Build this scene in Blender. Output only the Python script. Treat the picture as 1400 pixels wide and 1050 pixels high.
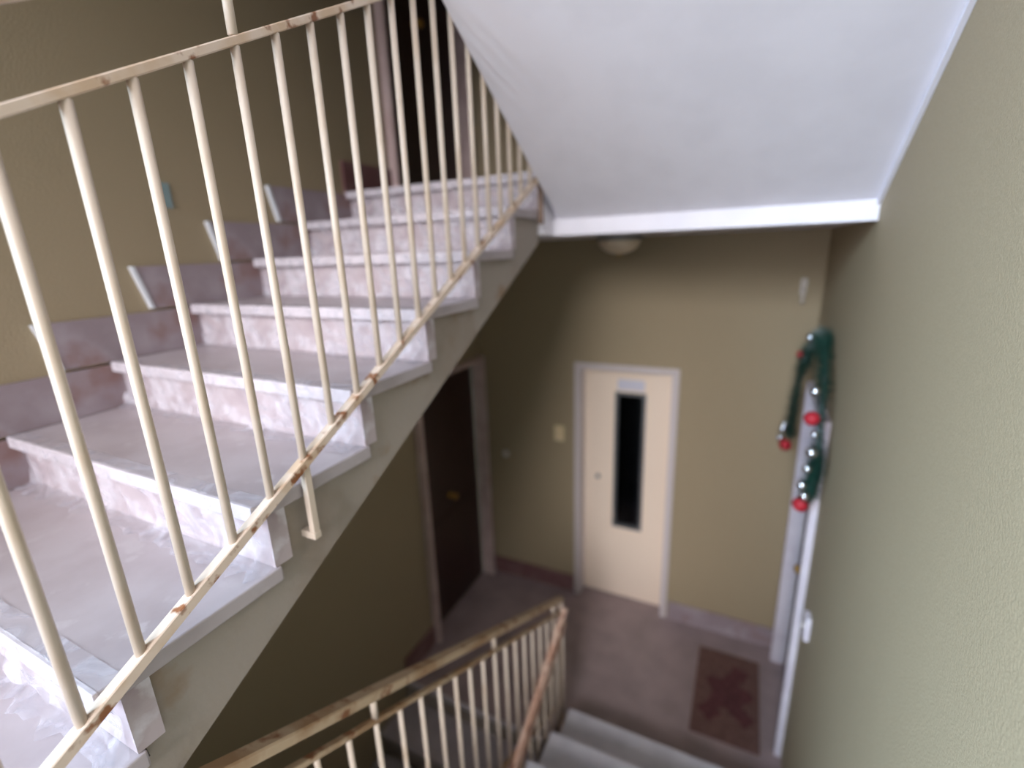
import bpy, bmesh, math, random
from mathutils import Vector, Matrix
random.seed(7)
for o in list(bpy.data.objects): bpy.data.objects.remove(o)
S = bpy.context.scene
C = S.collection

# ------------------------------------------------------------ camera, light, exposure
F_PX, YAW, PITCH, ROLL = 657.15, 0.4592, 0.2723, 0.0371
CAM = Vector((2.0200, 0.0373, 2.9955))
fw = Vector((-math.sin(YAW)*math.cos(PITCH), math.cos(YAW)*math.cos(PITCH), -math.sin(PITCH)))
rt = Vector((math.cos(YAW), math.sin(YAW), 0)); dn = fw.cross(rt)
c_, s_ = math.cos(ROLL), math.sin(ROLL)
rt, dn = c_*rt + s_*dn, -s_*rt + c_*dn
cam = bpy.data.objects.new('camera', bpy.data.cameras.new('camera')); C.objects.link(cam)
m = Matrix((rt, -dn, -fw)).transposed().to_4x4(); m.translation = CAM
cam.matrix_world = m
cam.data.sensor_width = 36; cam.data.lens = F_PX/1400*36
cam.data.clip_start = 0.02
cam.data.dof.use_dof = True
cam.data.dof.focus_distance = 0.85
cam.data.dof.aperture_fstop = cam.data.lens/1000/0.0165
S.camera = cam

w = bpy.data.worlds.new('world'); S.world = w; w.use_nodes = True
w.node_tree.nodes['Background'].inputs[0].default_value = (0.75, 0.85, 1.0, 1)
w.node_tree.nodes['Background'].inputs[1].default_value = 1.0  # set below

# soft daylight: area lights standing in for sky behind the camera; side one and its window added to brighten the right wall
E_BROAD, E_SIDE, E_BACK, E_WORLD = 5.9, 20.0, 4.9, 0.3
def sky_area(name, travel, degrees, irr, col, dist=18):
    """large round area light standing far outside; travel = direction its light moves, irr = irradiance at the stairs"""
    d = Vector(travel).normalized(); l = bpy.data.lights.new(name, 'AREA'); l.shape = 'DISK'
    l.size = 2*dist*math.tan(math.radians(degrees/2)); l.energy = irr*math.pi*dist*dist; l.color = col
    o = bpy.data.objects.new(name, l); C.objects.link(o); o.location = Vector((1.3, 1.0, 1.8)) - d*dist
    o.rotation_euler = d.to_track_quat('-Z', 'Y').to_euler(); return o
sky_area('daylight_broad', (.42, 1, -.33), 58, E_BROAD, (1.0, .96, 1.0))
sky_area('side_fill', (.70, 1, -.60), 36, E_SIDE, (.54, .77, 1.0))  # added fill light, aimed to brighten the right wall
sky_area('daylight_back', (-.12, 1, -.47), 26, E_BACK, (1.0, .96, 1.0))
w.node_tree.nodes['Background'].inputs[1].default_value = E_WORLD
S.view_settings.view_transform = 'Standard'; S.view_settings.look = 'None'
S.view_settings.gamma = 1; S.view_settings.use_curve_mapping = False
S.view_settings.exposure = 0.0

# ------------------------------------------------------------ materials
def lin(r, g, b):
    f = lambda v: v/12.92 if v <= .04045 else ((v+.055)/1.055)**2.4
    return (f(r/255), f(g/255), f(b/255), 1)
def material(name, base, rough=.6, second=None, scale=6, lo=.4, hi=.65, detail=4, bump=0, bump_scale=80,
             metallic=0, third=None, scale3=20, lo3=.6, hi3=.66, spec=.5, stretch=(1, 1, 1)):
    mt = bpy.data.materials.new(name); mt.use_nodes = True
    nt = mt.node_tree; N = nt.nodes; L = nt.links
    b = N['Principled BSDF']; b.inputs['Roughness'].default_value = rough; b.inputs['Metallic'].default_value = metallic
    b.inputs['Specular IOR Level'].default_value = spec
    b.inputs['Base Color'].default_value = lin(*base)
    tc = N.new('ShaderNodeTexCoord'); mp = N.new('ShaderNodeMapping'); L.new(tc.outputs['Object'], mp.inputs[0])
    mp.inputs['Scale'].default_value = stretch
    src = None
    def layer(src, col, sc, lo, hi, det):
        n = N.new('ShaderNodeTexNoise'); n.inputs['Scale'].default_value = sc; n.inputs['Detail'].default_value = det
        L.new(mp.outputs[0], n.inputs['Vector'])
        r = N.new('ShaderNodeMapRange'); r.inputs[1].default_value = lo; r.inputs[2].default_value = hi
        L.new(n.outputs['Fac'], r.inputs[0])
        mx = N.new('ShaderNodeMix'); mx.data_type = 'RGBA'
        L.new(r.outputs[0], mx.inputs[0]); mx.inputs[7].default_value = lin(*col)
        if src is None: mx.inputs[6].default_value = lin(*base)
        else: L.new(src, mx.inputs[6])
        return mx.outputs[2]
    if second: src = layer(src, second, scale, lo, hi, detail)
    if third: src = layer(src, third, scale3, lo3, hi3, 6)
    if src: L.new(src, b.inputs['Base Color'])
    if bump:
        n = N.new('ShaderNodeTexNoise'); n.inputs['Scale'].default_value = bump_scale; n.inputs['Detail'].default_value = 3
        L.new(tc.outputs['Object'], n.inputs['Vector'])
        bp = N.new('ShaderNodeBump'); bp.inputs['Strength'].default_value = bump; bp.inputs['Distance'].default_value = .004
        L.new(n.outputs['Fac'], bp.inputs['Height']); L.new(bp.outputs[0], b.inputs['Normal'])
    return mt
M = {}
M['wall'] = material('olive_wall_paint', (152, 136, 109), .75, (161, 145, 118), 260, .35, .65, 3, .35, 160)
M['back_wall'] = material('pale_stairwell_paint', (205, 200, 188), .8)
M['white'] = material('white_ceiling_paint', (234, 230, 238), .7, (228, 224, 232), 5)
M['tread'] = material('mauve_marble_tread', (180, 170, 174), .38, (166, 154, 157), 7, .4, .7, 6, third=(184, 175, 178), scale3=12)
M['riser'] = material('mauve_marble_riser', (184, 170, 174), .35, (154, 136, 140), 9, .45, .7, 8, third=(202, 194, 200), scale3=14, lo3=.5, hi3=.6)
M['nosing'] = material('lit_nosing_edge', (208, 200, 206), .3, (192, 184, 190), 25)  # lighter than the tread: light caught on the front edge, put into the colour
M['skirting'] = material('grey_mauve_marble_skirting', (146, 131, 136), .35, (164, 152, 158), 8, .45, .65, 6, third=(134, 104, 100), scale3=5, lo3=.55, hi3=.7)
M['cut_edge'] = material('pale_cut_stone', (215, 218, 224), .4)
M['red_skirting'] = material('red_brown_marble_skirting', (112, 76, 76), .4, (128, 98, 98), 9)
M['concrete'] = material('stained_stringer_plaster', (158, 147, 138), .75, (134, 118, 104), 3.2, .48, .72, 5, .3, 60, third=(138, 112, 88), scale3=5, lo3=.62, hi3=.75)
M['rail'] = material('rusty_cream_rail_paint', (214, 194, 178), .45, (200, 172, 146), 9, .5, .62, 4, third=(134, 84, 52), scale3=24, lo3=.58, hi3=.66)
M['rusty_rail'] = material('rust_streaked_rail_paint', (204, 174, 156), .5, (178, 138, 118), 16, .42, .58, 5, third=(116, 70, 54), scale3=30, lo3=.56, hi3=.66, stretch=(1, .35, 1))
M['brightened_tread'] = material('brightened_marble_tread', (208, 206, 214), .3, (192, 190, 200), 7)  # tread marble made brighter to stand for light this flight lacks
M['rust'] = material('rusty_brown_steel', (104, 80, 66), .6, (134, 108, 90), 14)
M['bar'] = material('cream_bar_paint', (206, 189, 173), .45, (196, 175, 154), 6, .5, .7)
M['lowrail'] = material('worn_cream_handrail', (186, 162, 134), .45, (160, 128, 96), 8, .45, .6, 4, third=(132, 88, 58), scale3=18, lo3=.58, hi3=.68)
M['floor'] = material('brown_mauve_floor_stone', (158, 140, 141), .35, (142, 126, 127), 5, .4, .65, 5)
M['casing'] = material('pinkish_marble_casing', (210, 187, 183), .45, (196, 170, 166), 7)
M['white_casing'] = material('pale_lilac_casing', (214, 206, 214), .45, (200, 190, 200), 7)
M['brown_door'] = material('dark_brown_wood', (52, 26, 20), .45, (40, 18, 14), 6, stretch=(12, 12, 1))
M['brass'] = material('brass', (190, 150, 80), .3, metallic=1)
M['lift_door'] = material('cream_enamel', (243, 223, 203), .45)
M['lift_frame'] = material('mauve_white_enamel', (204, 194, 194), .5)
M['grey_metal'] = material('grey_metal', (120, 122, 126), .4, metallic=.6)
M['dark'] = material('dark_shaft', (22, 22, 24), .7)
M['sign'] = material('pale_lilac_plate', (208, 206, 218), .5)
M['sign_ink'] = material('grey_print', (160, 158, 172), .6)
M['plate'] = material('cream_plastic', (226, 204, 160), .45)
M['bell'] = material('pale_plastic', (206, 198, 190), .45)
M['mat'] = material('brown_coir', (116, 86, 78), .95, (98, 70, 64), 60, .4, .6, 3, .8, 300)
M['mat_red'] = material('dark_red_pile', (98, 56, 58), .95, (82, 46, 48), 40, .4, .6, 3, .8, 300)
M['lamp'] = material('cream_lamp_glass', (226, 208, 184), .3)
M['tinsel'] = material('dark_green_tinsel', (22, 52, 44), .35, (34, 74, 62), 60, spec=.8)
M['silver'] = material('silver_bauble', (225, 230, 238), .12, metallic=1)
M['red'] = material('red_felt', (170, 24, 40), .6)
M['blue'] = material('pale_blue_tape', (130, 150, 152), .6)
M['window_frame'] = material('white_window_frame', (225, 225, 225), .5)

def glass(name, tint, mix, rough=.05):
    mt = bpy.data.materials.new(name); mt.use_nodes = True; nt = mt.node_tree; N = nt.nodes; L = nt.links
    N.remove(N['Principled BSDF'])
    t = N.new('ShaderNodeBsdfTransparent'); t.inputs[0].default_value = tint
    g = N.new('ShaderNodeBsdfGlossy'); g.inputs['Roughness'].default_value = rough
    x = N.new('ShaderNodeMixShader'); x.inputs[0].default_value = mix
    L.new(t.outputs[0], x.inputs[1]); L.new(g.outputs[0], x.inputs[2]); L.new(x.outputs[0], N['Material Output'].inputs[0])
    return mt
M['pane'] = glass('window_glass', (.97, .98, .98, 1), .04)
M['dark_pane'] = glass('lift_window_glass', (.45, .47, .5, 1), .07, .08)
def film_mat():
    mt = bpy.data.materials.new('clear_crinkled_film'); mt.use_nodes = True; nt = mt.node_tree; N = nt.nodes; L = nt.links
    b = N['Principled BSDF']; b.inputs['Base Color'].default_value = lin(214, 210, 220); b.inputs['Roughness'].default_value = .38
    t = N.new('ShaderNodeBsdfTransparent'); x = N.new('ShaderNodeMixShader')
    tc = N.new('ShaderNodeTexCoord'); n = N.new('ShaderNodeTexNoise'); n.inputs['Scale'].default_value = 11; n.inputs['Detail'].default_value = 5
    n.inputs['Distortion'].default_value = 1.2
    L.new(tc.outputs['Object'], n.inputs['Vector'])
    r = N.new('ShaderNodeMapRange'); r.inputs[1].default_value = .42; r.inputs[2].default_value = .7; r.inputs[3].default_value = .10; r.inputs[4].default_value = .55
    L.new(n.outputs['Fac'], r.inputs[0]); L.new(r.outputs[0], x.inputs[0])
    L.new(t.outputs[0], x.inputs[1]); L.new(b.outputs[0], x.inputs[2]); L.new(x.outputs[0], N['Material Output'].inputs[0])
    return mt
M['film'] = film_mat()

# ------------------------------------------------------------ helpers
def base_loc(p):
    v = Vector((0, 0, 0))
    while p is not None: v += p.location; p = p.parent
    return v
def link(name, bm, mat, parent=None, smooth=False, origin=None):
    """bm is in world space; the object's origin is its parent's base (or origin)."""
    og = Vector(origin) if origin is not None else (base_loc(parent) if parent else Vector((0, 0, 0)))
    bmesh.ops.recalc_face_normals(bm, faces=bm.faces)
    bm.transform(Matrix.Translation(-og))
    me = bpy.data.meshes.new(name); bm.to_mesh(me); bm.free()
    if smooth:
        for p in me.polygons: p.use_smooth = True
    me.materials.append(mat)
    o = bpy.data.objects.new(name, me); C.objects.link(o)
    o.parent = parent
    o.location = og - base_loc(parent) if parent else og
    return o
def copy(o, parent, off):
    n = o.copy(); C.objects.link(n); n.parent = parent; n.location = o.location + Vector(off)
    return n
def thing(name, label, cat, loc, group=None):
    o = bpy.data.objects.new(name, None); C.objects.link(o); o.location = loc; o.empty_display_size = .1
    o['label'] = label; o['category'] = cat
    if group: o['group'] = group
    return o
def struct(o): o['kind'] = 'structure'; return o
def box(bm, x0, x1, y0, y1, z0, z1, bev=0):
    vs = [bm.verts.new(v) for v in ((x0,y0,z0),(x1,y0,z0),(x1,y1,z0),(x0,y1,z0),(x0,y0,z1),(x1,y0,z1),(x1,y1,z1),(x0,y1,z1))]
    fs = [bm.faces.new([vs[i] for i in f]) for f in ((3,2,1,0),(4,5,6,7),(0,1,5,4),(1,2,6,5),(2,3,7,6),(3,0,4,7))]
    if bev:
        es = set(e for f in fs for e in f.edges)
        bmesh.ops.bevel(bm, geom=list(es), offset=bev, segments=2, profile=.5, affect='EDGES')
def B(*a, **k):
    bm = bmesh.new(); box(bm, *a, **k); return bm
def prism(bm, pts, x0, x1):
    """polygon in (y,z) extruded along x"""
    a = [bm.verts.new((x0, y, z)) for y, z in pts]; b = [bm.verts.new((x1, y, z)) for y, z in pts]
    bm.faces.new(a); bm.faces.new(b[::-1]); n = len(pts)
    for i in range(n): bm.faces.new((a[i], a[(i+1) % n], b[(i+1) % n], b[i]))
def tube(bm, pts, r, seg=10, rads=None):
    pts = [Vector(p) for p in pts]; rings = []; prev = None
    for i, p in enumerate(pts):
        t = (pts[min(i+1, len(pts)-1)] - pts[max(i-1, 0)]).normalized()
        if prev is None:
            a = Vector((1, 0, 0)) if abs(t.x) < .8 else Vector((0, 1, 0))
            u = (a - t*a.dot(t)).normalized()
        else: u = (prev - t*prev.dot(t)).normalized()
        prev = u; v = t.cross(u); rr = rads[i] if rads else r
        rings.append([bm.verts.new(p + (u*math.cos(2*math.pi*k/seg) + v*math.sin(2*math.pi*k/seg))*rr) for k in range(seg)])
    for a, b in zip(rings, rings[1:]):
        for k in range(seg): bm.faces.new((a[k], a[(k+1) % seg], b[(k+1) % seg], b[k]))
    bm.faces.new(rings[0][::-1]); bm.faces.new(rings[-1])
def slant(bm, x, wx, y0, z0, y1, z1, hz, bev=.002):
    """flat bar of width wx (across x) and height hz running in the y-z plane, its centre line from (y0,z0) to (y1,z1)"""
    n = Vector((0, -(z1-z0), (y1-y0))).normalized()*hz/2
    pts = [(y0-n.y, z0-n.z), (y1-n.y, z1-n.z), (y1+n.y, z1+n.z), (y0+n.y, z0+n.z)]
    prism(bm, pts, x-wx/2, x+wx/2)
    if bev: bmesh.ops.bevel(bm, geom=list(bm.edges), offset=bev, segments=1, affect='EDGES')
def lathe(bm, prof, c, seg=32, axis='z'):
    rings = []
    for r, t in prof:
        ring = []
        for k in range(seg):
            a = 2*math.pi*k/seg; u, v = r*math.cos(a), r*math.sin(a)
            p = {'z': (u, v, t), 'y': (u, t, v), 'x': (t, u, v)}[axis]
            ring.append(bm.verts.new(Vector(c) + Vector(p)))
        rings.append(ring)
    for a, b in zip(rings, rings[1:]):
        for k in range(seg): bm.faces.new((a[k], a[(k+1) % seg], b[(k+1) % seg], b[k]))
    bm.faces.new(rings[0]); bm.faces.new(rings[-1])
def wall_with_holes(axis, p0, p1, a0, a1, z0, z1, holes):
    """solid wall between planes p0,p1 on axis; a = the other horizontal axis; holes (a0,a1,z0,z1)"""
    bm = bmesh.new()
    A = sorted({a0, a1, *[h[0] for h in holes], *[h[1] for h in holes]}); Z = sorted({z0, z1, *[h[2] for h in holes], *[h[3] for h in holes]})
    solid = lambda i, j: 0 <= i < len(A)-1 and 0 <= j < len(Z)-1 and not any(h[0] <= (A[i]+A[i+1])/2 <= h[1] and h[2] <= (Z[j]+Z[j+1])/2 <= h[3] for h in holes)
    P = lambda a, p, z: (p, a, z) if axis == 'x' else (a, p, z)
    V = {}
    def v(a, p, z):
        if (a, p, z) not in V: V[(a, p, z)] = bm.verts.new(P(a, p, z))
        return V[(a, p, z)]
    for i in range(len(A)-1):
        for j in range(len(Z)-1):
            if not solid(i, j): continue
            b0, b1, c0, c1 = A[i], A[i+1], Z[j], Z[j+1]
            for p in (p0, p1): bm.faces.new((v(b0,p,c0), v(b1,p,c0), v(b1,p,c1), v(b0,p,c1)))
            if not solid(i-1, j): bm.faces.new((v(b0,p0,c0), v(b0,p1,c0), v(b0,p1,c1), v(b0,p0,c1)))
            if not solid(i+1, j): bm.faces.new((v(b1,p0,c0), v(b1,p1,c0), v(b1,p1,c1), v(b1,p0,c1)))
            if not solid(i, j-1): bm.faces.new((v(b0,p0,c0), v(b1,p0,c0), v(b1,p1,c0), v(b0,p1,c0)))
            if not solid(i, j+1): bm.faces.new((v(b0,p0,c1), v(b1,p0,c1), v(b1,p1,c1), v(b0,p1,c1)))
    return bm

# ------------------------------------------------------------ dimensions
H, D, WS, Z0 = .165, .3121, 1.137, 2.1705     # riser, tread, width of the left flights, level of step 0
W, YF = 2.432, 3.563                         # right wall, far wall
XS = 1.166                                   # left edge of the right flights
U = Z0 + 7*H                                 # upper floor (3.3255)
MID = Z0 - 3*H                               # half landing (1.6755)
HD = MID/10                                  # riser of the right flight going down
YD = 2.255                                   # nosing of its lowest step
CEIL, TH = 3.056, .035
XR = 1.152                                   # plane of the railings

# ------------------------------------------------------------ setting
LD = (2.555, 3.50); RD = (2.65, 3.44); DH = 2.14; LIFT = (.874, 1.591); LH = 2.085
WX0, WX1, WZ0, WZ1 = .12, W-.12, MID+.02, 4.90
YC, ZC, HU = 2.34, 3.125, .186                # landing beam, start of the sloping soffit, riser of the flight above
WL = 1.088                                   # right end of the steps going down on the left
XD = 1.218                                   # left end of the steps going down on the right
SW = (-2.06, -1.10, 2.55, 4.85)  # opening of the added side window, placed to steer the side fill
struct(link('wall_left', wall_with_holes('x', -.22, 0, -2.3, 4.0, -2, 6.4, [(LD[0], LD[1], -.05, DH), (LD[0], LD[1], U, U+DH), SW]), M['wall']))
struct(link('wall_right', wall_with_holes('x', W, W+.22, -2.3, 4.0, -2, 6.4, [(RD[0], RD[1], -.05, DH)]), M['wall']))
struct(link('wall_far', wall_with_holes('y', YF, YF+.30, 0, W, -2, 6.4, [(LIFT[0], LIFT[1], -.05, LH)]), M['wall']))
struct(link('wall_back', wall_with_holes('y', -2.3, -2.08, 0, W, -2, 6.4, [(WX0, WX1, WZ0, WZ1)]), M['back_wall']))
bm = B(0, 1.13, 2.185, YF, -.19, 0); box(bm, 1.13, W, 2.383, YF, -.19, 0)
box(bm, -.2, 0, LD[0], LD[1], -.19, 0); box(bm, W, W+.2, RD[0], RD[1], -.19, 0); box(bm, LIFT[0], LIFT[1], YF, YF+.29, -.19, 0)
fl = struct(link('floor', bm, M['floor']))
bm = B(0, 1.139, 2.2, YF, CEIL, U-TH); box(bm, 1.139, W, YC+.021, YF, CEIL, U-TH)
struct(link('ceiling', bm, M['white']))
struct(link('floor', B(0, XR-.005, 7*D-.03, YF, U-TH, U), M['tread']))          # upper landing paving with its nosing
struct(link('floor', B(XR+.02, W, 2.40, YF, U-TH, U), M['tread']))
struct(link('floor', B(0, W, -2.08, -3*D-.03, MID-.2, MID), M['floor']))         # half landing
struct(link('ceiling', B(0, W, -2.08, -.93, U+1.63, U+1.85), M['white']))      # half landing above
struct(link('ceiling', B(0, W, -2.08, YF, 6.25, 6.4), M['white']))
struct(link('floor', B(0, W, -2.08, YF, -2.0, -1.85), M['floor']))
# stair window in the back wall
win = struct(bpy.data.objects.new('window_1', None)); C.objects.link(win); win.location = ((WX0+WX1)/2, -2.2, WZ0)
bm = bmesh.new()
for a in ((WX0, WX0+.06, WZ0, WZ1), (WX1-.06, WX1, WZ0, WZ1), (WX0+.06, WX1-.06, WZ0, WZ0+.06), (WX0+.06, WX1-.06, WZ1-.06, WZ1)):
    box(bm, a[0], a[1], -2.22, -2.16, a[2], a[3])
link('frame', bm, M['window_frame'], win)
wm = (WX0+WX1)/2
link('mullion', B(wm-.025, wm+.025, -2.21, -2.17, WZ0+.06, WZ1-.06), M['window_frame'], win)
link('pane', B(WX0+.06, wm-.025, -2.195, -2.19, WZ0+.06, WZ1-.06), M['pane'], win)
link('pane', B(wm+.025, WX1-.06, -2.195, -2.19, WZ0+.06, WZ1-.06), M['pane'], win)
w2 = struct(bpy.data.objects.new('added_side_window', None)); C.objects.link(w2); w2.location = (-.1, -1.4, 2.6)  # unseen window added so the side fill reaches the right wall
bm = bmesh.new()
for a in ((SW[0], SW[0]+.05, SW[2], SW[3]), (SW[1]-.05, SW[1], SW[2], SW[3]), (SW[0]+.05, SW[1]-.05, SW[2], SW[2]+.05), (SW[0]+.05, SW[1]-.05, SW[3]-.05, SW[3])):
    box(bm, -.14, -.09, a[0], a[1], a[2], a[3])
link('frame', bm, M['window_frame'], w2)
link('pane', B(-.12, -.115, SW[0]+.05, SW[1]-.05, SW[2]+.05, SW[3]-.05), M['pane'], w2)
# white edge strip where the sloping ceiling meets the right wall
sl = H/D
# baseboards of the lobby
def baseboard(name, segs, mat):
    bm = bmesh.new()
    for s in segs: box(bm, *s)
    return struct(link(name, bm, mat))
baseboard('baseboard_far', [(.03, .826, YF-.016, YF, 0, .16)], M['red_skirting'])
baseboard('baseboard_far', [(1.64, W-.004, YF-.016, YF, 0, .16)], M['skirting'])
bbl = struct(bpy.data.objects.new('baseboard_left', None)); C.objects.link(bbl); bbl.location = (0, 2.22, 0)
link('skirting_tile', B(0, .016, 2.20, LD[0]-.001, 0, .16), M['red_skirting'], bbl)
link('skirting_tile', B(0, .016, 7*D-.03, LD[0]-.001, U, U+.16), M['red_skirting'], bbl)
# stepped marble skirting along the left wall of the rising flight
bbs = struct(bpy.data.objects.new('baseboard_left', None)); C.objects.link(bbs); bbs.location = (0, 0, Z0)
k0 = 0
bm = bmesh.new(); y = k0*D; z = Z0+k0*H
prism(bm, [(y-.198, z+.155), (y-.160, z+.001), (y+D-.001, z+.001), (y+D-.001, z+.155)], 0, .017)
tile0 = link('skirting_tile', bm, M['skirting'], bbs)
bm = bmesh.new()
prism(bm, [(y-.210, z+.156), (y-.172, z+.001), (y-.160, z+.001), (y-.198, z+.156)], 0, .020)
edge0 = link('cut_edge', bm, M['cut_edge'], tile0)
for k in range(1, 7):
    t = copy(tile0, bbs, (0, k*D, k*H))
    e = edge0.copy(); C.objects.link(e); e.parent = t

# ------------------------------------------------------------ stair flights
def film_mesh(seed, x0, x1, y, z):
    """clear film folded over the nosing at (y-.03, z), hanging on the riser and lapping onto the tread below"""
    rnd = random.Random(seed); bm = bmesh.new()
    prof = [(y+.012, z+.002), (y-.024, z+.002), (y-.034, z-.004), (y-.034, z-.034), (y-.012, z-.046), (y-.006, z-.075), (y-.005, z-.105), (y-.007, z-.135), (y-.012, z-H+.006), (y-.030, z-H+.003), (y-.052, z-H+.002)]
    nx = 44; rows = []
    for j, (py, pz) in enumerate(prof):
        row = []
        for i in range(nx+1):
            a = .0015 if j < 4 else .007
            dy = -abs(rnd.gauss(0, a)) if j < 9 else rnd.uniform(-.018, .018)
            dz = rnd.uniform(0, a*.5)
            row.append(bm.verts.new((x0 + (x1-x0)*i/nx + rnd.uniform(-.004, .004)*(0 < i < nx), py+dy, pz+dz)))
        rows.append(row)
    for a, b in zip(rows, rows[1:]):
        for i in range(nx): bm.faces.new((a[i], a[i+1], b[i+1], b[i]))
    return bm
# the rising flight on the left
up = thing('stair_flight', 'marble stair flight rising away on the left with film over its risers', 'stairs', (.5, -.9, MID))
pts = [(-3*D, MID-.2)]
for k in range(-2, 8):
    pts += [(k*D-D+.001 if k > -2 else -3*D, Z0+(k-1)*H-TH), (k*D+.02, Z0+(k-1)*H-TH)]
pts[-1] = (2.2, Z0+6*H-TH)
bot = lambda y: Z0 + sl*y - .313
pts += [(2.2, bot(2.2)), (-3*D+.18, bot(-3*D+.18))]
clean = [pts[0]]
for q in pts[1:]:
    if (Vector(q)-Vector(clean[-1])).length > 1e-4: clean.append(q)
bm = bmesh.new(); prism(bm, clean, .003, WS-.022)
link('stringer', bm, M['concrete'], up)
tr0 = link('tread', B(.018, WS, -.03, D+.012, Z0-TH, Z0, bev=.004), M['tread'], up)
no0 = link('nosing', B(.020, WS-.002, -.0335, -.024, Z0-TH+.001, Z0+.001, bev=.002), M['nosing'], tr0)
no0['label'] = 'front edge of the step, lightened as if catching the light'
ri0 = link('riser', B(.018, WS-.006, 0, .045, Z0-H+.001, Z0-TH-.001), M['riser'], up)
films = []
for s in range(3):
    f = link('plastic_film', film_mesh(s+3, .022, WS-.004, 0, Z0), M['film'], ri0, smooth=False, origin=base_loc(ri0))
    f['label'] = 'clear crinkled plastic film over the riser and nosing'
    films.append(f)
for f in films[1:]: C.objects.unlink(f)
for k in range(-2, 8):
    if k == 0: continue
    if k < 7:
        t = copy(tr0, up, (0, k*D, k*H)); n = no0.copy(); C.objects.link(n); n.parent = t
    r = copy(ri0, up, (0, k*D, k*H))
    if k >= 0:
        f = films[k % 3].copy(); C.objects.link(f); f.parent = r; f['label'] = films[0]['label']
for f in films[1:]: bpy.data.objects.remove(f)
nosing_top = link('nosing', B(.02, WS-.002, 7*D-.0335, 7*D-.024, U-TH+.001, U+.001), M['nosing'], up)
# the flight above on the right: only its white sloping underside shows
ab = thing('stair_flight', 'white sloping underside of the flight overhead at top right', 'stairs', (1.8, 2.33, U))
soff = lambda y: ZC + (YC-y)*.6
pts = [(YC, ZC), (YC, U-TH)]
n = 10
for k in range(n):
    y = YC - .02 - k*D
    pts += [(y, U-TH+k*HU), (y, U-TH+(k+1)*HU)]
pts += [(-.93, U-TH+n*HU), (-.93, U-TH+n*HU-.12), (-.6, soff(-.6))]
bm = bmesh.new(); prism(bm, pts, XS, W-.001)
link('soffit', bm, M['white'], ab)
# landing beam face under it, bright to the window
link('landing_edge', B(1.14, W-.001, YC-.006, YC+.02, CEIL-.004, ZC+.002), M['white'], ab)
link('cornice_strip', (lambda b: (prism(b, [(YC-.006, ZC+.002), (YC-.006, ZC-.018), (-.6, soff(-.6)-.03), (-.6, soff(-.6)-.002)], W-.014, W-.0005), b)[1])(bmesh.new()), M['white'], ab)
# the flight going down on the right
dn_ = thing('stair_flight', 'marble stair flight dropping to the lift lobby at bottom right', 'stairs', (1.7, 2.27, 0))
sd = HD/D
pts = [(2.30, -.19)]
pts = []
for j in range(1, 10):
    y = YD + .03 - (j-1)*D
    pts += [(y, HD*(j-1) - (TH if j > 1 else .15)), (y, HD*j-TH)]
pts += [(YD+.03-9*D, HD*9-TH), (YD+.03-9*D, HD*9-TH-.2), (YD-.1, -.15)]
bm = bmesh.new(); prism(bm, pts, XD+.012, W-.001); link('stringer', bm, M['concrete'], dn_)
tr1 = link('tread', B(XD, W-.001, YD-D+.02, YD+.03+.03, HD-TH, HD, bev=.006), M['brightened_tread'], dn_)
rr1 = link('riser', B(XD+.008, W-.002, YD+.03, YD+.045, .001, HD-TH-.001), M['riser'], dn_)
for j in range(2, 10):
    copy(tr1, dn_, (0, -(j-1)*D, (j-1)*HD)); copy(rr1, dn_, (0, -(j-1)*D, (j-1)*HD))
# the flight going down on the left, under the rising one
lo = thing('stair_flight', 'shadowed marble stair flight dropping from the lobby beneath the rising flight', 'stairs', (.5, 2.2, 0))
pts = []
for j in range(0, 8):
    y = 2.215 - j*D
    pts += [(y, -H*j - (TH if j else 0) - (.001 if j == 0 else 0)), (y, -H*(j+1)-TH)]
pts[0] = (2.184, -.05); pts[1] = (2.184, -H-TH)
pts += [(2.215-8*D, -H*8-TH), (2.215-8*D, -H*8-.25), (2.18, -.34)]
bm = bmesh.new(); prism(bm, pts, .003, WL-.02); link('stringer', bm, M['concrete'], lo)
tr2 = link('tread', B(.004, WL, 1.873, 2.184, -H-TH, -H, bev=.004), M['tread'], lo)
rr2 = link('riser', B(.004, WL-.012, 1.903, 1.918, -2*H+.001, -H-TH-.001), M['riser'], lo)
for j in range(1, 8):
    copy(tr2, lo, (0, -j*D, -j*H))
    if j < 7: copy(rr2, lo, (0, -j*D, -j*H))
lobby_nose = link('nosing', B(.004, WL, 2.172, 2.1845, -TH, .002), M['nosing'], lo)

# ------------------------------------------------------------ railings
def bar(y, z0, z1, parent, mat, r=.0086, x=None):
    x = XR if x is None else x
    bm = bmesh.new(); tube(bm, [(x, y, z0), (x, y, z1)], r, 10); return link('baluster', bm, mat, parent, smooth=True)
# railing of the rising flight
ra = thing('stair_railing', 'rust-spotted cream railing along the rising flight, largest in view', 'railing', (XR, .69, Z0))
line = lambda y, off=0: Z0 + sl*y + off
y0, y1 = -.75, 2.14
bm = bmesh.new(); slant(bm, XR, .024, y0, line(y0), y1, line(y1), .022); link('bottom_rail', bm, M['rail'], ra)
bm = bmesh.new(); slant(bm, XR, .018, y0, line(y0, .821), y1, line(y1, .821), .015); link('mid_rail', bm, M['rail'], ra)
bm = bmesh.new(); slant(bm, XR, .026, y0, line(y0, .945), y1, line(y1, .945), .024, .004); link('handrail', bm, M['rail'], ra)
yb = .7218; sp = .0935
for i in range(-15, 16):
    y = yb + i*sp
    if y0+.03 < y < y1-.02: bar(y, line(y)+.008, line(y, .821)-.008, ra, M['bar'])
for i in (-8, 0, 8):
    y = yb + i*sp
    if y > y0:
        bm = bmesh.new(); tube(bm, [(XR, y, line(y, .83)), (XR, y, line(y, .936))], .009, 10); link('stub_post', bm, M['bar'], ra, smooth=True)
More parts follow.
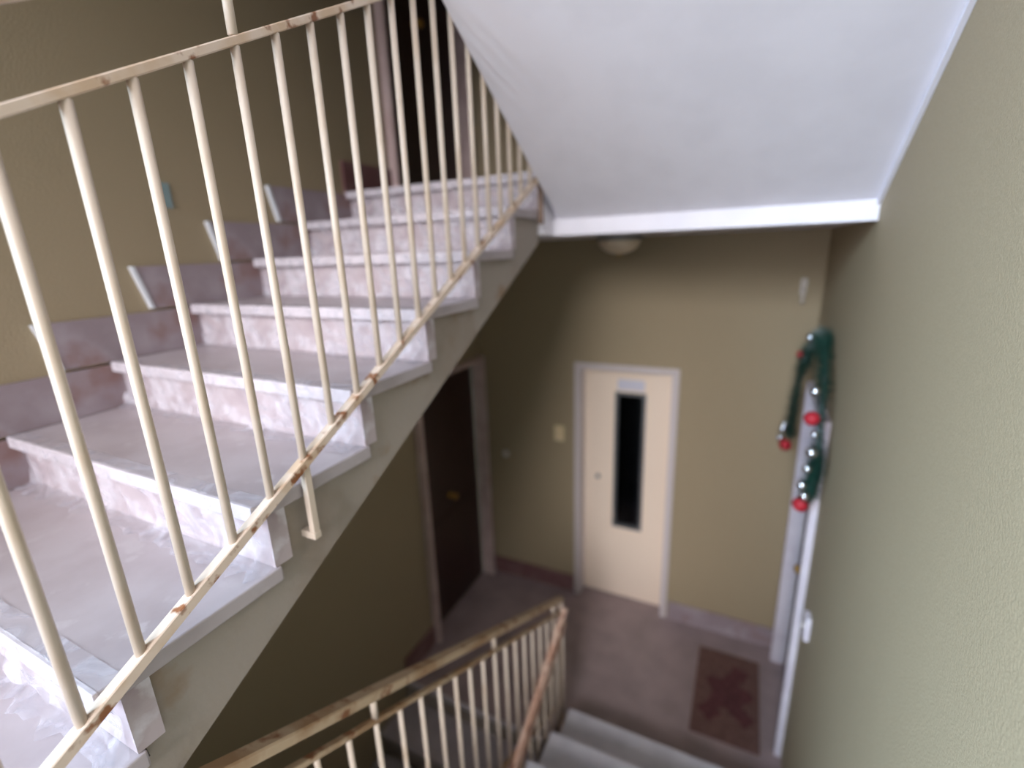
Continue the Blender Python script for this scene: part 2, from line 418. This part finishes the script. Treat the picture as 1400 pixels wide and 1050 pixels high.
for i in (0,):
    y = yb + i*sp; z = line(y)
    bm = bmesh.new(); box(bm, XR-.008, XR+.008, y-.009, y+.009, z-.175, z-.008, bev=.002)
    br = link('bracket', bm, M['bar'], ra)
    bm = bmesh.new(); box(bm, WS-.0215, XR+.009, y-.010, y+.010, z-.193, z-.175, bev=.002)
    link('bracket_foot', bm, M['bar'], br)
bm = bmesh.new(); box(bm, XR-.010, XR+.010, y1-.004, y1+.016, line(y1)-.20, line(y1, .95), bev=.002); link('end_post', bm, M['rust'], ra)
# railing of the flight going down
XB = 1.150
rb = thing('stair_railing', 'cream railing with broad worn handrail beside the flight down to lobby', 'railing', (XB, 2.35, 0))
dl = lambda y, off=0: 1.693 - .550*(y-.82) + off
ya, ye = .34, 2.338
bm = bmesh.new(); slant(bm, XB, .040, ya, dl(ya, .098), 2.352, dl(2.352, .098)-.008, .030, .004); link('handrail', bm, M['lowrail'], rb)
bm = bmesh.new(); slant(bm, XB, .020, ya, dl(ya), ye, dl(ye), .016); link('mid_rail', bm, M['lowrail'], rb)
bm = bmesh.new(); slant(bm, XB, .020, ya, dl(ya, -.70), ye, dl(ye, -.70), .016); link('bottom_rail', bm, M['lowrail'], rb)
for i in range(-10, 16):
    y = .82 + i*.1003
    if ya < y < ye-.02: bar(y, dl(y, -.695), dl(y, -.007), rb, M['bar'], x=XB)
for i in (0, 7, 14):
    y = .82 + i*.1003
    bm = bmesh.new(); tube(bm, [(XB, y, dl(y, .008)), (XB, y, dl(y, .086))], .0105, 10); link('stub_post', bm, M['bar'], rb, smooth=True)
bm = bmesh.new(); box(bm, XB-.013, XB+.013, 2.338, 2.364, -.14, dl(2.352, .075), bev=.003); link('end_post', bm, M['bar'], rb)
bm = bmesh.new(); box(bm, XB-.012, XB+.012, .342, .366, dl(.354, -.72), dl(.354, .08), bev=.003); link('end_post', bm, M['bar'], rb)
# railing of the flight below
XC = 1.184
rc = thing('stair_railing', 'rusty railing descending steeply toward the viewer below the post at lobby edge', 'railing', (XC, 2.3, 0))
ll = lambda y, off=0: .850 + .459*(y-2.235) + off
ya, ye = .3, 2.335
bm = bmesh.new(); slant(bm, XC, .034, ya, ll(ya), ye, ll(ye), .020, .004); link('handrail', bm, M['rusty_rail'], rc)
bm = bmesh.new(); slant(bm, XC, .020, ya, ll(ya, -.095), ye, ll(ye, -.095), .016); link('mid_rail', bm, M['rusty_rail'], rc)
bm = bmesh.new(); slant(bm, XC, .020, ya, ll(ya, -.80), 2.32, ll(2.32, -.80), .016); link('bottom_rail', bm, M['rusty_rail'], rc)
for i in range(20):
    y = 2.29 - i*.1; bar(y, ll(y, -.795), ll(y, -.10), rc, M['bar'], x=XC)
for i in (0, 7, 14):
    y = 2.29 - i*.1
    bm = bmesh.new(); tube(bm, [(XC, y, ll(y, -.09)), (XC, y, ll(y, -.008))], .009, 10); link('stub_post', bm, M['bar'], rc, smooth=True)

# ------------------------------------------------------------ doors
def side_door(name, side, y0, y1, zf, mat, case_mat, proud=.058):
    """door in the left (side -1, wall at x=0) or right wall (side 1, wall at x=W), casing slabs standing proud"""
    xw = 0 if side < 0 else W
    X = lambda d: xw - side*d                      # d = distance into the room
    rng = lambda a, b: (min(X(a), X(b)), max(X(a), X(b)))
    e = struct(bpy.data.objects.new(name, None)); C.objects.link(e); e.location = (xw, (y0+y1)/2, zf)
    a = rng(-.055, proud)
    link('casing_jamb', B(*a, y0+.001, y0+.03, zf+.001, zf+DH-.031, bev=.003), case_mat, e)
    link('casing_jamb', B(*a, y1-.03, y1-.001, zf+.001, zf+DH-.031, bev=.003), case_mat, e)
    link('casing_head', B(*a, y0+.001, y1-.001, zf+DH-.03, zf+DH-.001, bev=.003), case_mat, e)
    lf = link('door_leaf', B(*rng(-.105, -.060), y0+.032, y1-.032, zf+.006, zf+DH-.034, bev=.003), mat, e)
    # shallow raised panels
    for za, zb in ((.18, .92), (1.12, 1.98)):
        link('door_panel', B(*rng(-.062, -.052), y0+.14, y1-.14, zf+za, zf+zb, bev=.004), mat, lf)
    bm = bmesh.new(); c = (X(-.052), (y0+y1)/2 - .03, zf+1.07)
    prof = [(.024, 0), (.026, .006), (.012, .012), (.010, .03), (.024, .042), (.028, .055), (.020, .068), (.006, .072)]
    lathe(bm, [(r, -side*t) for r, t in prof], c, 20, 'x')
    k = link('knob', bm, M['brass'], lf, smooth=True); k['label'] = 'round brass knob'
    bm = bmesh.new(); lathe(bm, [(.011, 0), (.011, -side*.004), (.007, -side*.006)], (X(-.060), (y0+y1)/2, zf+1.02), 14, 'x')
    return e
side_door('door_1', -1, *LD, 0, M['brown_door'], M['casing'])
side_door('door_2', -1, *LD, U, M['brown_door'], M['casing'])
side_door('door_3', 1, *RD, 0, M['brown_door'], M['white_casing'], .036)
# lift door in the far wall
e = struct(bpy.data.objects.new('door_4', None)); C.objects.link(e); e.location = (1.232, YF, 0)
a, b = LIFT
link('frame_jamb', B(a-.036, a+.012, YF-.022, YF+.14, 0.001, LH+.0, bev=.003), M['lift_frame'], e)
link('frame_jamb', B(b-.012, b+.036, YF-.022, YF+.14, 0.001, LH+.0, bev=.003), M['lift_frame'], e)
link('frame_head', B(a-.036, b+.036, YF-.022, YF+.14, LH+.0005, LH+.042, bev=.003), M['lift_frame'], e)
YL = YF+.10
wx0, wx1, wz0, wz1 = 1.150, 1.368, .70, 1.875
lf = link('door_leaf', wall_with_holes('y', YL, YL+.04, a+.013, b-.013, .004, LH-.002, [(wx0, wx1, wz0, wz1)]), M['lift_door'], e)
bm = bmesh.new()
for q in ((wx0-.012, wx0+.014, wz0-.012, wz1+.012), (wx1-.014, wx1+.012, wz0-.012, wz1+.012), (wx0+.014, wx1-.014, wz0-.012, wz0+.014), (wx0+.014, wx1-.014, wz1-.014, wz1+.012)):
    box(bm, q[0], q[1], YL-.008, YL+.042, q[2], q[3])
link('window_frame', bm, M['grey_metal'], lf)
link('window_pane', B(wx0+.014, wx1-.014, YL+.014, YL+.018, wz0+.014, wz1-.014), M['dark_pane'], lf)['label'] = 'tall dark vision pane'
sg = link('notice_plate', B(1.155, 1.365, YL-.004, YL-.0002, 1.905, 1.992, bev=.001), M['sign'], lf)
sg['label'] = 'pale lilac notice plate'
bm = bmesh.new(); lathe(bm, [(.019, .0), (.019, -.008), (.012, -.012), (.004, -.012)], (1.006, YL, 1.13), 18, 'y'); link('keyhole', bm, M['grey_metal'], lf)
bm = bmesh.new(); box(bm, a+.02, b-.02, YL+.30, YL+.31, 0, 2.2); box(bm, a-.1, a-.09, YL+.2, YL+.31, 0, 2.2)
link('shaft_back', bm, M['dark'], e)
link('guide_rail', B(1.28, 1.305, YL+.16, YL+.20, 0, 2.2), M['grey_metal'], e)

# ------------------------------------------------------------ small things on the walls
cp = thing('call_panel', 'cream lift call button plate on far wall left of the cream door', 'button panel', (.701, YF, 1.511))
link('plate', B(.660, .742, YF-.012, YF, 1.445, 1.577, bev=.004), M['plate'], cp)
for dz in (.028, -.028):
    bm = bmesh.new(); lathe(bm, [(.012, -.0115), (.012, -.017), (.008, -.019)], (.701, YF, 1.511+dz), 16, 'y'); link('button', bm, M['bell'], cp)
db = thing('doorbell', 'small round pale doorbell on far wall by the brown door', 'doorbell', (.193, YF, 1.245))
bm = bmesh.new(); lathe(bm, [(.030, 0), (.030, -.008), (.024, -.014)], (.193, YF, 1.245), 20, 'y'); link('base', bm, M['bell'], db)
bm = bmesh.new(); lathe(bm, [(.012, -.0135), (.012, -.019), (.008, -.021)], (.193, YF, 1.245), 16, 'y'); link('button', bm, M['bell'], db)
hk = thing('wall_hook', 'small white hook high on far wall near the right corner', 'hook', (2.325, YF, 2.68))
link('plate', B(2.308, 2.342, YF-.006, YF, 2.66, 2.76, bev=.003), M['bell'], hk)
bm = bmesh.new(); tube(bm, [(2.325, YF-.006, 2.70), (2.325, YF-.03, 2.675), (2.325, YF-.042, 2.635), (2.325, YF-.03, 2.615), (2.325, YF-.014, 2.63)], .009, 8); link('hook', bm, M['bell'], hk, smooth=True)
bp_ = thing('bell_plate', 'pale bell plate on right wall beside the garlanded doorway', 'doorbell', (W, 2.41, 1.15))
link('plate', B(W-.026, W, 2.375, 2.445, 1.09, 1.22, bev=.004), M['white_casing'], bp_)
bm = bmesh.new(); lathe(bm, [(.014, -.0255), (.014, -.032), (.009, -.034)], (W, 2.41, 1.155), 16, 'x'); link('button', bm, M['bell'], bp_)
st = link('tape_strip', B(0, .004, 1.198, 1.242, 3.195, 3.285, bev=.001), M['blue'], origin=(0, 1.22, 3.195))
st['label'] = 'small pale blue tape strip stuck on the left wall above the stairs'; st['category'] = 'tape'
# ceiling lamp of the lobby
la = thing('ceiling_lamp', 'shallow cream dome lamp on lobby ceiling beyond the white beam', 'lamp', (1.265, 3.15, CEIL))
bm = bmesh.new(); lathe(bm, [(.145, 0), (.145, -.022), (.135, -.026)], (1.265, 3.15, CEIL), 36); link('base_ring', bm, M['grey_metal'], la, smooth=False)
bm = bmesh.new(); lathe(bm, [(.132, -.02), (.128, -.045), (.110, -.072), (.078, -.094), (.04, -.106), (.008, -.109)], (1.265, 3.15, CEIL), 36); link('lamp_shade', bm, M['lamp'], la, smooth=True)
bm = bmesh.new(); lathe(bm, [(.012, -.106), (.014, -.116), (.006, -.124)], (1.265, 3.15, CEIL), 16); link('finial', bm, M['brass'], la, smooth=True)
# doormat
dm = thing('doormat', 'brown doormat with dark red pattern on the lobby floor', 'doormat', (2.115, 2.98, 0))
bm = B(1.915, 2.32, 2.61, 3.345, 0, .010, bev=.004); link('pile', bm, M['mat'], dm)
bm = bmesh.new()
def blob(bm, cx, cy, rx, ry, n, amp, seed, z0, z1):
    r = random.Random(seed); ph = r.uniform(0, 6.28)
    a = [(cx + rx*(1+amp*math.sin(n*t+ph))*math.cos(t), cy + ry*(1+amp*math.sin(n*t+ph))*math.sin(t)) for t in [2*math.pi*i/40 for i in range(40)]]
    lo_ = [bm.verts.new((x, y, z0)) for x, y in a]; hi_ = [bm.verts.new((x, y, z1)) for x, y in a]
    bm.faces.new(lo_[::-1]); bm.faces.new(hi_)
    for i in range(40): bm.faces.new((lo_[i], lo_[(i+1) % 40], hi_[(i+1) % 40], hi_[i]))
blob(bm, 2.13, 2.98, .13, .16, 5, .22, 1, .009, .0125)
blob(bm, 2.19, 3.17, .06, .06, 4, .2, 2, .009, .0122)
blob(bm, 2.02, 2.80, .06, .07, 4, .2, 3, .009, .0119)
blob(bm, 2.23, 2.82, .05, .06, 4, .2, 4, .009, .0128)
link('motif', bm, M['mat_red'], dm)

# ------------------------------------------------------------ festive garland over the right doorway
ga = thing('garland', 'dark green festive garland with silver and red balls over the right doorway', 'garland', (W-.06, 2.95, 2.4))
path = [(2.335,3.39,1.78),(2.335,3.39,1.92),(2.340,3.385,2.08),(2.360,3.36,2.28),(2.385,3.10,2.47),(2.386,2.88,2.49),(2.378,2.64,2.34),(2.372,2.54,2.19),(2.374,2.50,2.05),(2.374,2.52,1.92),(2.370,2.57,1.77)]
P3 = [Vector(p) for p in path]
def cr(t):
    n = len(P3)-1; t = max(0, min(.9999, t))*n; i = int(t); f = t-i
    p0, p1, p2, p3 = P3[max(i-1, 0)], P3[i], P3[i+1], P3[min(i+2, n)]
    return .5*((2*p1) + (-p0+p2)*f + (2*p0-5*p1+4*p2-p3)*f*f + (-p0+3*p1-3*p2+p3)*f**3)
bm = bmesh.new(); tube(bm, [cr(i/60) for i in range(61)], .010, 8); link('cord', bm, M['tinsel'], ga)
bm = bmesh.new(); rnd = random.Random(4)
for i in range(6500):
    t = rnd.random(); c = cr(t); d = (cr(min(t+.01, 1)) - cr(max(t-.01, 0))).normalized()
    v = Vector((rnd.gauss(0, 1), rnd.gauss(0, 1), rnd.gauss(0, 1))); v = (v - d*v.dot(d)*.75).normalized()
    tip = c + v*rnd.uniform(.038, .070)
    if tip.x > W-.002: tip.x = W-.002
    s = v.cross(d)
    s = (s.normalized() if s.length > 1e-4 else Vector((0, 0, 1)))*.0022
    a_, b_, t_ = bm.verts.new(c-s), bm.verts.new(c+s), bm.verts.new(tip); bm.faces.new((a_, b_, t_))
tn = link('tinsel_needles', bm, M['tinsel'], ga); tn['kind'] = 'stuff'
def ball(name, p, r, mat):
    bm = bmesh.new(); bmesh.ops.create_uvsphere(bm, u_segments=18, v_segments=12, radius=r); bm.transform(Matrix.Translation(Vector(p)))
    o = link(name, bm, mat, ga, smooth=True); return o
for t, off, r in ((.02, (-.035,-.02,.03), .020), (.0, (-.045,-.03,.0), .018), (.05, (-.03,-.02,.02), .017), (.41, (-.035,-.02,0), .019), (.62, (-.03,-.03,0), .020), (.74, (-.02,-.035,0), .013), (.80, (-.025,-.035,0), .021), (.87, (-.03,-.03,0), .016), (.94, (-.035,-.02,0), .019), (.975, (-.02,-.035,0), .018)):
    ball('silver_bauble', cr(t)+Vector(off)*1.25, r*1.2, M['silver'])
for p, r in (((2.315, 3.37, 1.725), .036), ((2.335, 3.33, 2.33), .024), ((2.335, 2.53, 2.19), .034), ((2.340, 2.56, 1.73), .036)):
    b_ = ball('red_bauble', p, r, M['red'])
